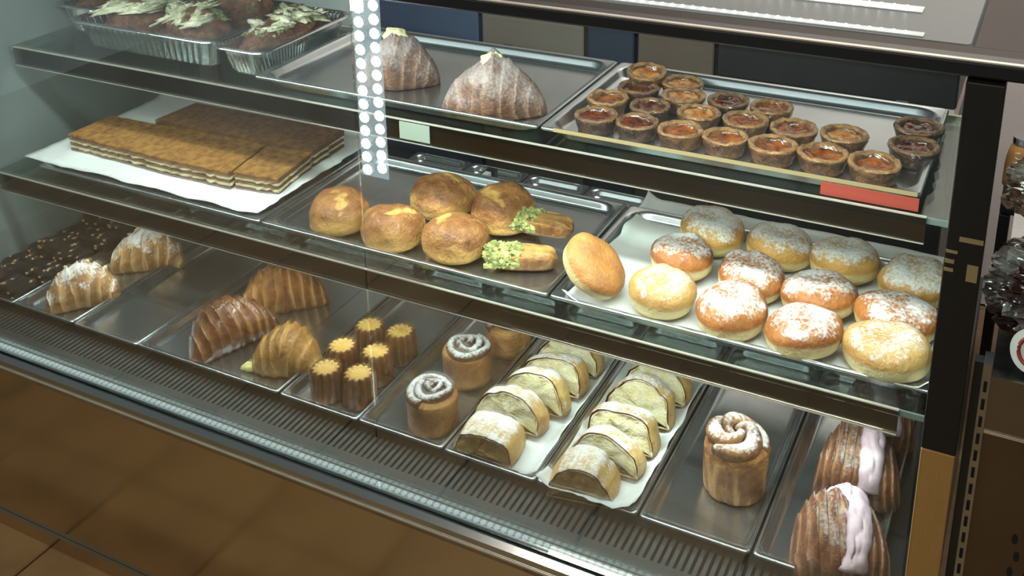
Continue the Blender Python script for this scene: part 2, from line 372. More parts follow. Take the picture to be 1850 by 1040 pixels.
tag(MB().box(-.06, .06, -.001, .001, -.0085, .0085).build('price_strip', M['red'], None, False, (.3775, .1985, .4265)), 'red strip on the front of the custard tart tray', 'label strip')

# vertical led strip at the joint of the front panes
led_v = thing('led_strip_or_reflection', 'bright vertical double light strip hanging in front of the dusted croissant', 'light strip', (-.2, -.055, .69))
MB().box(-.0205, .0205, .0, .0012, -.245, -.0005).build('strip_base_or_glow', glow_film('strip_glow', .24, 1.0), led_v, False)  # see-through emissive band painting the whitish glow around the lights
dio = MB().surf(10, 4, lambda u, v: (.0072*math.cos(2*PI*u)*math.cos(v*PI/2), -.003*math.sin(v*PI/2), .0072*math.sin(2*PI*u)*math.cos(v*PI/2)))
d0 = None
for k in range(13):
    for sx in (-1, 1):
        if d0 is None: o = d0 = dio.build('diode_or_reflection', M['led'], led_v)
        else: o = d0.copy(); COL.objects.link(o); o.parent = led_v
        o.location = (sx*.0115, -.0002, -.012-k*.0182-(.006 if sx < 0 else 0))
MB().box(-.013, .004, -.004, -.0005, -.05, -.001).build('lamp_window', M['led'], led_v, False).location = (-.004, -.004, .03)
# on the top panel: the bright led row, and its reflection built as glowing dots
for k, (y, L, st, mt, x0, x1, lb) in enumerate(((.098, .016, .0135, 'led', .14, .418, 'bright row of diodes along the case top'), (.004, .006, .0118, 'led_reflected', -.05, .43, 'faint reflection of the diodes, built as glowing dots beside the black top rail'))):
    t = thing('led_strip_or_reflection', lb, 'light strip', (0, y, .7036))
    MB().box(x0-.01, x1+.01, -.004-L/2, .004+L/2, 0, .0012).build('strip_base_or_glow', M['pcb'], t, False)
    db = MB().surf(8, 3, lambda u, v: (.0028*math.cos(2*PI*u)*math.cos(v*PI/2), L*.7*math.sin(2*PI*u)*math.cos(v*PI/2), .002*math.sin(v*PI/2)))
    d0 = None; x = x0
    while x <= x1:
        if d0 is None: o = d0 = db.build('diode_or_reflection', M[mt], t)
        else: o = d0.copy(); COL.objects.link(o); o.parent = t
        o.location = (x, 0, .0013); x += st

# ------------------------------------------------------------------ trays
def rrect(x0, x1, y0, y1, r, z, k=6):
    pts = []
    for cx, cy, a0 in ((x1-r, y1-r, 0), (x0+r, y1-r, PI/2), (x0+r, y0+r, PI), (x1-r, y0+r, 3*PI/2)):
        for i in range(k+1): a = a0+PI/2*i/k; pts.append((cx+r*math.cos(a), cy+r*math.sin(a), z))
    return pts
def tray(name, label, x0, x1, y0, y1, z, depth=.017, R=.035, fl=.009, group=None, mat=None):
    """gastronorm pan: flange with a turned-down lip, big-radius opening, coved walls"""
    W, D = x1-x0, y1-y0
    def L(i, r, zz): return rrect(i, W-i, i, D-i, r, zz)
    loops = [L(.0008, .005, -.004), L(0, .006, -.002), L(.0006, .006, 0.0), L(.0022, .006, .0011), L(.0042, .007, .0003), L(fl-.002, R, 0.0), L(fl, R, -.001), L(fl+.002, R, -.004), L(fl+.005, R-.002, -depth+.006), L(fl+.008, R-.004, -depth+.0015), L(fl+.014, R-.008, -depth)]
    # underside
    loops = [L(fl+.013, R-.008, -depth-.0012), L(fl+.006, R-.003, -depth-.0005), L(fl+.002, R, -.006), L(.003, .005, -.003)]+loops
    vs = sum(loops, []); n = len(loops[0]); fs = []
    for a in range(len(loops)-1):
        for i in range(n): j = (i+1) % n; fs.append((a*n+i, a*n+j, (a+1)*n+j, (a+1)*n+i))
    fs.append(tuple((len(loops)-1)*n+i for i in range(n))); fs.append(tuple(range(n-1, -1, -1)))
    mb = MB(); mb.add(vs, fs)
    o = mb.build(name, mat or M['tray'], None, True, (x0, y0, z)); mod = None
    return tag(o, label, 'tray', group)
xm, xu = -.5755, -.6235
tray('steel_tray', 'steel tray under the baking paper and cream slab cake', xm-.534, xm-.004, .135, .46, .208)
tray('steel_tray', 'steel tray holding five golden buns and two pistachio cakes', xm, xm+.53, .135, .46, .208)
tray('steel_tray', 'steel tray lined with paper under the sugared berliners', xm+.534, xm+1.062, .135, .46, .208)
tray('steel_tray', 'shiny steel tray holding two sugar dusted croissants', xu, xu+.53, .206, .531, .437)
tray('steel_tray', 'steel tray crowded with caramelised custard tarts', xu+.534, xu+1.062, .206, .531, .437)
tag(MB().box(0, .50, -.001, .001, -.003, .002).build('wooden_strip', M['brass'], None, False, (-.066, .2035, .4385)), 'thin pale strip along the front of the custard tart tray', 'strip')
BT = [(-1.209, -1.061, 'steel tray of dark nut brownies at the left wall of the case'), (-1.059, -.908, 'narrow steel tray with two almond croissants'), (-.906, -.754, 'empty narrow steel tray left of the glazed croissants'),
      (-.752, -.452, 'wide steel tray holding three plain croissants'), (-.449, -.301, 'narrow steel tray with six canelés'), (-.299, -.151, 'narrow steel tray with sugared cinnamon rolls'),
      (-.149, -.001, 'narrow steel tray of strudel slices beside the cinnamon rolls'), (.001, .149, 'narrow steel tray of strudel slices beside the tall twisted bun'), (.152, .302, 'narrow steel tray holding one tall twisted bun'), (.305, .453, 'narrow steel tray of pink iced croissants at the right end')]
for i, (a, b, lb) in enumerate(BT):
    tray('steel_tray', lb, a, b, 0, .448, -.001 if i % 2 == 0 else .0, R=.022, fl=.006)
for i, (a, b) in enumerate(((-.752, -.602), (-.600, -.452), (-.449, -.301), (-.299, -.151), (-.149, -.001), (.001, .149), (.152, .302), (.305, .453))):
    tray('steel_tray', 'empty steel tray in the rear row behind the '+('left half of the wide croissant tray', 'right half of the wide croissant tray', 'canelé tray', 'cinnamon roll tray', 'left strudel tray', 'right strudel tray', 'twisted bun tray', 'iced croissant tray')[i], a, b, .455, .903, 0, R=.022, fl=.006, group='empty trays in the rear row')
# ------------------------------------------------------------------ baking paper
def paper(name, label, x0, x1, y0, y1, z, amp, curl, seed, jag=.004, nx=44, ny=36, rotz=0):
    mb = MB()
    def f(u, v):
        e = .5+.5*fbm(u*7+seed, v*7, seed, 3)
        x = x0+(x1-x0)*u; y = y0+(y1-y0)*v
        if u in (0, 1): x += jag*fbm(v*9, seed, 1)
        if v in (0, 1): y += jag*fbm(u*9, seed, 2)
        ed = max(abs(u-.5), abs(v-.5))*2
        zz = z+amp*e*e*(.3+.7*ed**2)+curl(u, v)+.0006
        return (x, y, zz)
    mb.surf(nx, ny, f, wrap=False)
    o = mb.build(name, M['paper'], None, True)
    sm = o.modifiers.new('thick', 'SOLIDIFY'); sm.thickness = .0004
    return tag(o, label, 'paper')
paper('baking_paper', 'white baking paper under the cream slab cake', -1.165, -.592, .150, .515, .2085, .006, lambda u, v: .004*max(0, (u-.93)/.07)+.01*max(0, (v-.93)/.07), 3.1, .006)
paper('baking_paper', 'white baking paper under the sugared berliners', -.022, .4835, .137, .495, .1925, .0015, lambda u, v: .016*max(0, (.06-v)/.06)**.7+.018*max(0, (v-.86)/.14)+.017*max(0, (u-.965)/.035)**.8+.012*max(0, (.04-u)/.04), 7.7, .004, 60, 50)
paper('baking_paper', 'baking paper under the strudel slices beside the cinnamon rolls', -.128, -.009, .020, .43, -.0155, .003, lambda u, v: .012*max(0, (u-.88)/.12), 12.3, .003, 24, 50)
paper('baking_paper', 'baking paper under the strudel slices beside the tall twisted bun', .004, .141, -.006, .43, -.014, .003, lambda u, v: .017*max(0, (.09-v)/.09)**.6+.012*max(0, (u-.85)/.15)+.012*max(0, (.1-u)/.1), 18.9, .004, 24, 50)

# ------------------------------------------------------------------ berliners
def spow(x, p): return math.copysign(abs(x)**p, x)
def berliner(D, H, seed, label, loc, rot, mat, group='sugared berliners'):
    mb = MB(); R = D/2; el = 1+rnd.uniform(-.05, .07)
    def f(u, v):
        a = 2*PI*u; ph = -PI/2+PI*v
        n = fbm(math.cos(a)*1.3+seed, math.sin(a)*1.3, v*2.2+seed, 3)
        r = R*max(0, math.cos(ph))**.72*(1+.05*n); z = H/2*(1+spow(math.sin(ph), .85))
        waist = math.exp(-((z/H-.40)/.07)**2); r *= 1-.025*waist
        t = z/H; p = math.exp(-((t-.36+.05*n)/.17)**2)*1.15
        z += .004*n*math.cos(ph)
        # puckered navel
        if v > .8: z -= .004*math.exp(-((1-v)/.08)**2)
        return (r*math.cos(a)*el, r*math.sin(a)/el, z, p)
    mb.surf(36, 26, f)
    return tag(mb.build('berliner', mat, None, True, loc, rot), label, 'doughnut', group)
ZP = .1945
BL = [(.119, .401, .112, 'sugared berliner at the back left corner of the berliner tray'), (.226, .398, .107, 'sugared berliner second from left in the back row'), (.328, .395, .110, 'sugared berliner third from left in the back row'), (.430, .380, .107, 'sugared berliner at the back right corner of the berliner tray'),
      (.105, .299, .105, 'darker sugared berliner leftmost in the middle row'), (.210, .293, .110, 'sugared berliner second from left in the middle row'), (.316, .280, .112, 'sugared berliner third from left in the middle row'), (.419, .271, .114, 'dark topped berliner rightmost in the middle row'),
      (.109, .195, .103, 'pale lightly sugared berliner in the front row beside the leaning one'), (.214, .189, .109, 'brown sugared berliner third from left in the front row'), (.317, .180, .108, 'thickly sugared berliner second from right in the front row'), (.423, .181, .117, 'pale large berliner at the front right corner, hardly sugared')]
for i, (x, y, d, lb) in enumerate(BL):
    sd = i*3.7; dx = (0, 0)
    pale = i in (8, 11)
    mt = M['berliner']
    if pale: mt = M.setdefault('berliner_pale', pastry('berliner_pale', '#c09a5c', '#a67a42', '#d9c794', 14, .5, .7, .65, 1.3, tex=.22, sugcol='#dcdfdd'))
    if i in (0, 1, 2, 3): mt = M.setdefault('berliner_gold', pastry('berliner_gold', '#bb8b44', '#a57534', '#dcc388', 14, .5, .9, .45, 1.15, tex=.22, sugcol='#dcdfdd'))
    berliner(d*.94, .056+rnd.uniform(-.003, .004), sd, lb, (x, y, ZP), (rnd.uniform(-.10, .12), rnd.uniform(-.1, .1), rnd.uniform(0, 6)), mt)
berliner(.106, .048, 77, 'plain unsugared berliner leaning on its edge between two trays', (-.008, .188, .2215), (.12, .66, .25), M['berliner_plain'])

# ------------------------------------------------------------------ custard tarts
def nata(D, seed, label, loc, tone, rot=(0, 0, 0)):
    t = thing('custard_tart', label, 'tart', loc, rot, 'caramelised custard tarts'); R = D/2; H = .027
    mb = MB()
    def f(u, v):
        a = 2*PI*u; n = fbm(math.cos(a)*1.5+seed, math.sin(a)*1.5, seed, 3); rim = .0032*fbm(math.cos(a)*5+seed, math.sin(a)*5, seed*2, 3)
        P = [(0, .0005), (.76, 0), (.82, .001), (.90, .35), (.98, .70), (1.02, .88), (1.0, .98), (.92, 1.02), (.80, .96), (.72, .82), (.66, .66)]
        k = v*(len(P)-1); i = min(int(k), len(P)-2); q = k-i
        r = (P[i][0]*(1-q)+P[i+1][0]*q)*R; z = (P[i][1]*(1-q)+P[i+1][1]*q)*H
        s = max(0, (v-.4)/.6)
        z += rim*s*1.6; r *= 1+.05*n+.014*math.sin(34*v+5*n)*(v > .25)+.02*fbm(math.cos(a)*6+seed, math.sin(a)*6, v*8, 2)
        return (r*math.cos(a), r*math.sin(a), z, .6+.5*fbm(math.cos(a)*3+seed, math.sin(a)*3, v*6, 2) if .52 < v < .85 else .08)
    mb.surf(36, 30, f)
    mb.build('crust', M['nata_dark'] if tone == 2 else M['nata'], t)
    c = MB()
    def g(u, v):
        a = 2*PI*u; r = R*.74*v
        z = H*.78+.0035*fbm(r*math.cos(a)*70+seed, r*math.sin(a)*70, seed, 3)-.003*(1-v)
        return (r*math.cos(a), r*math.sin(a), z)
    c.surf(28, 8, g)
    c.build('custard', M[('custard', 'custard_light', 'custard_dark')[tone]], t)
    return t
ZT = .4205
NT = [(.049-.004, .455, .066, 1, 'pale custard tart second from left at the back of the tart pile'), (-.010, .405, .064, 2, 'custard tart under the pale one at the back left of the tray'), (-.037, .341, .065, 0, 'custard tart leftmost of the second row from the front'),
      (.066, .400, .067, 1, 'golden custard tart in the third row behind the burnt ones'), (.134, .407, .063, 2, 'dark custard tart second from right of the third row'), (.200, .408, .063, 0, 'custard tart at the right end of the third row'), (.034, .336, .062, 2, 'burnt custard tart second from left in the second row'),
      (-.025, .267, .063, 2, 'nearly black custard tart at the front left corner of the tray'), (.039, .267, .063, 2, 'custard tart second from left in the front row'), (.109, .340, .064, 1, 'golden custard tart third from left in the second row'), (.179, .342, .066, 0, 'custard tart fourth from left in the second row'),
      (.105, .266, .065, 0, 'custard tart third from left in the front row'), (.249, .340, .067, 0, 'custard tart fifth from left in the second row'), (.318, .347, .066, 1, 'golden brown custard tart sixth from left in the second row'), (.170, .268, .063, 0, 'custard tart fourth from left in the front row'),
      (.237, .268, .067, 0, 'custard tart fifth from left in the front row'), (.305, .268, .066, 0, 'custard tart sixth from left in the front row'), (.372, .266, .069, 0, 'tall pale sided custard tart rightmost in the front row'), (.408, .420, .069, 2, 'dark custard tart farthest back at the right end of the tray'), (.411, .345, .068, 2, 'glossy dark custard tart right behind the rightmost front tart')]
for i, (x, y, d, tn, lb) in enumerate(NT):
    nata(d, i*5.3+1, lb, (x, y, ZT), tn, (0, 0, rnd.uniform(0, 6)))
nata(.064, 205, 'pale custard tart lying on top of another at the back left', (-.014, .452, ZT+.012), 1, (.10, -.08, 1))

# ------------------------------------------------------------------ buns, pistachio cakes
def puff(D, H, seed, label, loc, rz):
    mb = MB(); R = D/2
    def f(u, v):
        a = 2*PI*u; ph = -PI/2+PI*v; c = max(0, math.cos(ph))
        X, Y, Z = c*math.cos(a), c*math.sin(a), math.sin(ph)
        n = fbm(X*1.0+seed, Y*1.0, Z*1.0, 3); rg = 1-abs(fbm(X*1.1+seed*2, Y*1.1, Z*1.1+4, 2))*2.6
        ca, sa = math.cos(seed), math.sin(seed)
        e1 = (X-.25)*ca+(Y+.25)*sa; e2 = -(X-.25)*sa+(Y+.25)*ca; crack = max(0, 1-math.hypot(e1/.55, e2/.20)+.55*fbm(X*4+seed, Y*4, Z*4, 3))*max(0, min(1, Z*3))
        r = R*(c**.72)*(1+.09*n)-.003*min(1, crack)*c
        z = H*(.42+.58*Z if Z > 0 else .42+.42*spow(Z, .55)*1.0)+.007*n*max(0, Z)-.004*min(1, crack)
        z = max(0, z)
        g_ = max(0, min(1, 1.05-1.15*z/H+.5*n)); return (r*math.cos(a), r*math.sin(a), z, max(min(1.2, crack*2.0), g_*.85))
    mb.surf(56, 40, f)
    return tag(mb.build('golden_bun', M['puff'], None, True, loc, (0, 0, rz)), label, 'bun', 'golden buns on the steel tray')
ZM = .1925
for i, (x, y, d, h, lb) in enumerate(((-.462, .204, .106, .062, 'pale cracked golden bun at the left front of the tray'), (-.350, .195, .103, .062, 'dark topped golden bun second from left in front'), (-.332, .325, .114, .066, 'golden bun at the back left behind the dark topped one'), (-.238, .208, .108, .064, 'golden bun with an open crack in the front middle'), (-.214, .325, .110, .068, 'golden bun at the back right behind the pistachio cake'))):
    puff(d, h, (2.3, 9.1, 15.7, 23.2, 31.9)[i], lb, (x, y, ZM), i*1.3)
def pistachio_cake(label, loc, rot, seed):
    t = thing('pistachio_cake', label, 'cake', loc, rot, 'pistachio dipped cakes')
    mb = MB(); L, Wd, H = .105, .046, .03
    def f(u, v):
        a = 2*PI*u; x = (v-.5)*L; e = (1-abs(2*v-1)**6)**.4
        w_ = Wd/2*(.78+.22*math.sin(PI*v))*e; cz = spow(math.sin(a), .55)
        y = w_*spow(math.cos(a), .5)*(1+.10*math.sin(a)); z = H/2+H/2*cz*e
        if math.sin(a) > 0: z += .003*math.cos(y/Wd*2*PI*4)*e
        return (x, y, z, .1+.35*(math.sin(a) > .2)*(.5+.5*math.cos(y/Wd*2*PI*4))+.3*fbm(v*3+seed, u*3, 0))
    mb.surf(40, 30, f, cap0=True, cap1=True); mb.build('sponge', M['butter'], t)
    pb = MB(); rr = random.Random(seed)
    for k in range(190):
        x = -L/2+rr.uniform(-.005, .046); a = rr.uniform(-.3, PI+.3); e = 1
        y = Wd/2*.95*math.cos(a)*1.02; z = H/2+H*.56*math.sin(a)+rr.uniform(-.001, .003)
        if x < -L/2+.001: y *= rr.random()**.5; z = H/2+(z-H/2)*rr.random()**.5
        s = rr.uniform(.0026, .005); q = Matrix.Rotation(rr.uniform(0, 6), 3, Vector((rr.uniform(-1, 1), rr.uniform(-1, 1), rr.uniform(-1, 1))).normalized())
        vs = [Vector((x, y, z))+q @ Vector((dx*s*1.3, dy*s, dz*s*.8)) for dx in (-1, 1) for dy in (-.8, .7) for dz in (-1, .8)]
        pb.add(vs, [(0, 1, 3, 2), (4, 6, 7, 5), (0, 4, 5, 1), (2, 3, 7, 6), (0, 2, 6, 4), (1, 5, 7, 3)])
    o = pb.build('pistachio_crumbs', M['pistachio'], t, False); o['kind'] = 'stuff'; o['label'] = 'green chopped pistachio'
    return t
pistachio_cake('ridged pistachio cake resting on the edge of another cake', (-.128, .304, .2085), (.0, -.10, -.10), 5)
pistachio_cake('pistachio cake lying in front with its crumbed end to the left', (-.124, .218, .193), (0, 0, .38), 9)

# ------------------------------------------------------------------ croissants
def croissant_mb(L, R, bend, ridges, seed, pw=2.0, zs=.85, tip=.007, saw=.16, twist=.6, nu=40, nv=120, peak=0):
    mb = MB()
    def f(u, v):
        s = 2*v-1; a = 2*PI*u; q = abs(s)
        env = ((1-q**pw)**(.75 if pw < 2.2 or pw > 2.4 else .95)) if not peak else (1-q**1.3)**1.05*.93+.07*(1-q**6)
        r = tip*(1-q**10)**.5+R*env
        k = q*ridges+twist*math.sin(a+seed)*.35+.25*fbm(math.cos(a)+seed, math.sin(a), s*2, 2); fr = k-math.floor(k)
        r *= 1+saw*(.5-fr)*(1 if q < .93 else .3)
        n = fbm(math.cos(a)*1.2+seed, math.sin(a)*1.2, s*3+seed, 4); r *= 1+.07*n
        x = L/2*s*(1-.06*q); y = -bend*s*s+r*math.cos(a); z = zs*(r*math.sin(a))
        z = max(z, -zs*r*.62)+zs*r*.62
        return (x, y, z, fr*fr*.85)
    mb.surf(nu, nv, f, cap0=True, cap1=True)
    # drop everything to sit on z = 0 along its length
    mb.v = [(x, y, z) for x, y, z in mb.v]
    zmin = min(v[2] for v in mb.v); mb.v = [(x, y, z-zmin) for x, y, z in mb.v]
    return mb
def blob(rx, ry, rz, seed, amp, sx=1.6, nu=24, nv=16, flat=.3):
    mb = MB()
    def f(u, v):
        a = 2*PI*u; ph = -PI/2+PI*v; c = math.cos(ph); X, Y, Z = c*math.cos(a), c*math.sin(a), math.sin(ph)
        n = 1+amp*fbm(X*sx+seed, Y*sx, Z*sx, 4)
        return (rx*X*n, ry*Y*n, max(-rz*flat, rz*Z*n)+rz*flat)
    return mb.surf(nu, nv, f)
# sugar dusted croissants with a cream peak
for i, (x, y, L, rz, lb) in enumerate(((-.408, .322, .150, .44, 'dusted cream croissant half hidden behind the vertical light strip'), (-.198, .270, .176, .42, 'dusted cream croissant at the front of the shiny upper tray'))):
    t = thing('dusted_croissant', lb, 'croissant', (x, y, .4205), (0, 0, rz), 'sugar dusted croissants')
    b = croissant_mb(L, .044, .004, 4.2, 3.3+i*8, 1.4, 1.02, .014, .03, .9, peak=1); b.build('body', M['dusted'], t)
    blob(.019, .017, .014, 2+i, .25, nu=32, nv=20).build('cream', M['cream'], t, loc=(-.003, -.002, .079))
# almond croissants
def almond_croissant(label, loc, rz, L, seed):
    t = thing('almond_croissant', label, 'croissant', loc, (0, 0, rz), 'almond croissants')
    b = croissant_mb(L, .030, .022, 3.5, seed, 1.9, .95, .016, .11, .8); b.build('body', M['almond'], t)
    rr = random.Random(int(seed*10))
    fm = MB(); fm.surf(8, 1, lambda u, v: (.006*math.cos(2*PI*u), .0042*math.sin(2*PI*u), .0009*v), cap0=True, cap1=True)
    f0 = None
    for k in range(16):
        s = rr.uniform(-.62, .62); a = rr.uniform(.5, 2.6); r = .016+.030*(1-abs(s)**1.9)**.75
        y = -.022*s*s+r*math.cos(a)*1.0; z = .95*r*(math.sin(a)+.62)
        if f0 is None: o = f0 = fm.build('almond_flake', M['almond_flake'], t, False)
        else: o = f0.copy(); COL.objects.link(o); o.parent = t
        o.location = (L/2*s*.95, y, z+.002); o.rotation_euler = (-(a-PI/2)+rr.uniform(-.5, .5), rr.uniform(-.5, .5), rr.uniform(0, 3))
almond_croissant('sugared almond croissant at the front of its narrow tray', (-.972, .085, -.0165), .80, .142, 4.4)
almond_croissant('sugared almond croissant behind the other one, lying flat', (-.965, .240, -.0165), .62, .150, 8.1)
# plain croissants on the wide tray
t = thing('glazed_croissant', 'dark glossy ridged croissant at the front left of the wide tray', 'croissant', (-.640, .100, -.0165), (0, 0, 1.22)); croissant_mb(.178, .033, .030, 5, 1.7, 2.3, .90, .015, .20, .5).build('body', M['glazed'], t)
t = thing('ridged_croissant', 'light brown ridged croissant behind the glossy dark one', 'croissant', (-.632, .238, -.0165), (0, 0, .80)); croissant_mb(.172, .034, .026, 4.6, 6.2, 2.3, .95, .014, .20, .5).build('body', M['croissant'], t)
t = thing('filled_croissant', 'pale butter croissant with a cream tip beside the canelés', 'croissant', (-.495, .085, -.0165), (0, 0, .34)); croissant_mb(.128, .030, .012, 3.6, 9.9, 2.2, 1.0, .014, .14, .9).build('body', M['butter'], t)
blob(.016, .009, .008, 4, .3).build('cream', simple('custard_cream', '#dcd088', .45), t, loc=(-.060, -.020, .004))
# pink iced croissants
def iced(label, loc, rz, L, R, seed, path, wd):
    t = thing('iced_croissant', label, 'croissant', loc, (0, 0, rz), 'pink iced croissants')
    b = croissant_mb(L, R, .018, 5.0, seed, 2.9, .92, .016, .085, 1.6); b.build('body', M['iced'], t)
    # icing band draped over the top across the body
    ib = MB()
    def f(u, v):
        a = PI*(.06+.88*v); s = path(v); q = abs(s)
        r = (.016+R*(1-q**2.9)**.75)*1.10
        off = (u-.5)*wd*(1+.35*fbm(v*4+seed, seed, 1))
        edge = 1-.10*(abs(u-.5)*2)**4
        r *= edge*(1+.05*fbm(u*4+seed, v*9, 2))
        return (L/2*s*.95+off, -.018*s*s+r*math.cos(a), .92*(max(r*math.sin(a), -.2*r)+.62*r/1.10))
    ib.surf(12, 40, f, wrap=False)
    o = ib.build('icing', M['icing'], t); sm = o.modifiers.new('thick', 'SOLIDIFY'); sm.thickness = .0045; sm.offset = -1
    return t
iced('pink iced croissant at the front right corner of the case', (.400, .055, -.0165), .35, .130, .043, 2.2, lambda v: .05+.25*math.sin(v*3), .026)
iced('pink iced croissant behind the front one, icing running down its right side', (.398, .205, -.0165), .15, .122, .042, 6.6, lambda v: .32-.1*v, .024)
iced('iced croissant mostly hidden below the shelf rail in the right corner', (.402, .335, -.0165), .3, .11, .042, 11.1, lambda v: .1, .03)

# ------------------------------------------------------------------ slab cake
ZC = .2105
def slab(label, poly, seed, h=.034, top=None):
    """layered square cut from corner points (world x, y), layers kept as parts"""
    cx = sum(p[0] for p in poly)/len(poly); cy = sum(p[1] for p in poly)/len(poly)
    t = thing('cream_slab', label, 'cake', (cx, cy, ZC), (0, 0, 0), 'pieces of the cream slab cake')
    # outline resampled with uneven edges
    def outline(ins, sd, z, amp):
        out = []; n = len(poly)
        for i in range(n):
            a, b = Vector((*poly[i], 0)), Vector((*poly[(i+1) % n], 0)); k = max(3, int((b-a).length/.008))
            for j in range(k):
                p = a+(b-a)*(j/k); d = Vector((cx, cy, 0))-p; d.normalize()
                p = p+d*(ins+amp*fbm(p.x*120+sd, p.y*120, sd, 2)+.0012); out.append((p.x-cx, p.y-cy, z))
        return out
    def layer(name, z0, z1, ins, mat, amp, top=0):
        lo = outline(ins, seed, z0, amp); hi = outline(ins, seed+3, z1, amp); n = len(lo)
        mb = MB(); vs = lo+hi; fs = [(i, (i+1) % n, n+(i+1) % n, n+i) for i in range(n)]+[tuple(range(n-1, -1, -1))]
        inn = outline(ins+.004, seed+3, z1+top, amp); vs += inn; fs += [(n+i, n+(i+1) % n, 2*n+(i+1) % n, 2*n+i) for i in range(n)]+[tuple(2*n+i for i in range(n))]
        mb.add(vs, fs); return mb.build(name, mat, t, False)
    layer('bottom_crust', 0, .0065, .001, M['cake_dark'], .0012)
    layer('cream_layer', .0065, .0115, .0008, M['cake_cream'], .005)
    layer('middle_crust', .0115, .0185, .001, M['cake_dark'], .0012)
    layer('cream_layer', .0185, .0235, .0008, M['cake_cream'], .005)
    layer('top_crust', .0235, h-.0025, -.0005, M['cake_side'], .0018)
    layer('top_skin', h-.0025, h, -.001, top or M['cake_top'], .002, .0012)
slab('front left piece of the golden slab cake beside the paper corner', [(-1.106, .209), (-.972, .206), (-.976, .322), (-1.106, .318)], 2)
slab('second piece from left in the front of the golden slab cake', [(-.972, .206), (-.836, .202), (-.840, .330), (-.976, .322)], 5)
slab('third piece from left in the front of the golden slab cake', [(-.836, .202), (-.701, .206), (-.722, .332), (-.840, .330)], 8)
slab('front right corner piece of the slab cake, cut free', [(-.697, .213), (-.605, .222), (-.622, .340), (-.716, .326)], 11)
slab('back left piece of the golden slab cake', [(-1.008, .338), (-.880, .342), (-.875, .450), (-1.000, .448)], 14, top=M['cake_top_brown'])
slab('back middle piece of the golden slab cake', [(-.880, .342), (-.750, .345), (-.748, .452), (-.875, .450)], 17, top=M['cake_top_brown'])
slab('back right piece of the golden slab cake showing its cream edge', [(-.750, .345), (-.624, .347), (-.630, .455), (-.748, .452)], 20, top=M['cake_top_brown'])

# ------------------------------------------------------------------ brownies
def brownie(label, loc, rz, seed, Lx=.07, Ly=.05, H=.026):
    t = thing('nut_brownie', label, 'brownie', loc, (rnd.uniform(-.04, .04), rnd.uniform(-.04, .04), rz), 'dark nut brownies')
    mb = MB()
    def f(u, v):
        a = 2*PI*u; ph = -PI/2+PI*v
        c, s = spow(math.cos(a), .35), spow(math.sin(a), .35); k = max(0, math.cos(ph))**.3
        n = fbm(c*2+seed, s*2, v*3, 4)
        return (Lx/2*c*k*(1+.10*n), Ly/2*s*k*(1+.10*n), H/2+H/2*spow(math.sin(ph), .4)*(1+.1*n), max(0, n))
    mb.surf(36, 18, f); mb.build('body', M['brownie'], t)
    rr = random.Random(seed)
    nm = MB(); nm.surf(6, 3, lambda u, v: (.0042*math.cos(2*PI*u)*math.cos(v*PI/2), .003*math.sin(2*PI*u)*math.cos(v*PI/2), .0026*math.sin(v*PI/2)))
    n0 = None
    for k in range(9):
        if n0 is None: o = n0 = nm.build('nut', M['nut'], t)
        else: o = n0.copy(); COL.objects.link(o); o.parent = t
        if k < 6: o.location = (rr.uniform(-.4, .4)*Lx, rr.uniform(-.4, .4)*Ly, H*.98); o.rotation_euler = (0, 0, rr.uniform(0, 3))
        else: o.location = (rr.uniform(-.4, .4)*Lx, -Ly*.49, rr.uniform(.2, .8)*H); o.rotation_euler = (1.5, 0, rr.uniform(0, .5))
for i, (x, y, z, rz, lb) in enumerate(((-1.168, .045, 0, .05, 'dark nut brownie at the front left corner of its tray'), (-1.098, .043, 0, -.04, 'dark nut brownie at the front right corner of its tray'), (-1.166, .105, 0, .0, 'dark nut brownie left in the second row from the front'), (-1.096, .104, 0, .05, 'dark nut brownie right in the second row from the front'),
        (-1.160, .167, .004, .1, 'dark nut brownie left in the third row'), (-1.090, .166, .006, -.05, 'dark nut brownie right in the third row, near the front almond croissant'), (-1.158, .230, .0, -.05, 'dark nut brownie left in the fourth row'), (-1.086, .232, .012, .08, 'dark nut brownie right in the fourth row, beside the rear almond croissant'), (-1.150, .295, .016, .0, 'raised dark nut brownie at the back left under the shelf'), (-1.080, .298, .016, .06, 'raised dark nut brownie at the back right under the shelf'))):
    brownie(lb, (x, y, z-.0145), rz, i+3)

# ------------------------------------------------------------------ canelés
def canele(label, loc, seed):
    mb = MB(); H = .050
    P = [(0, 0), (.0275, 0), (.0285, .002), (.0280, .014), (.0268, .030), (.0258, .046), (.0236, .0510), (.0200, .0515), (.0150, .0480), (0, .0465)]
    def f(u, v):
        a = 2*PI*u; k = v*(len(P)-1); i = min(int(k), len(P)-2); q = k-i
        r = P[i][0]*(1-q)+P[i+1][0]*q; z = P[i][1]*(1-q)+P[i+1][1]*q
        am = .14 if z > .003 else .06
        fl_ = abs(math.cos(6*a))**.7; r *= 1-am*1.6*(1-fl_)*(1 if r > .012 else .6)
        r *= 1+.03*fbm(math.cos(a)+seed, math.sin(a), z*40, 3)
        return (r*math.cos(a), r*math.sin(a), z, 1.15 if k > 6.8 else (.25*fl_ if z > .02 else 0))
    mb.surf(72, 36, f)
    return tag(mb.build('canele', M['canele'], None, True, loc, (0, 0, seed)), label, 'canelé', 'canelés on the narrow tray')
for i, (x, y, lb) in enumerate(((-.398, .180, 'canelé at the back left of the six'), (-.341, .187, 'canelé at the back right of the six'), (-.404, .110, 'canelé in the middle row on the left'), (-.345, .121, 'canelé in the middle row on the right'), (-.391, .049, 'canelé at the front left of the six'), (-.336, .060, 'canelé at the front right of the six, nearest the cinnamon roll'))):
    canele(lb, (x, y, -.0165), i*.4)

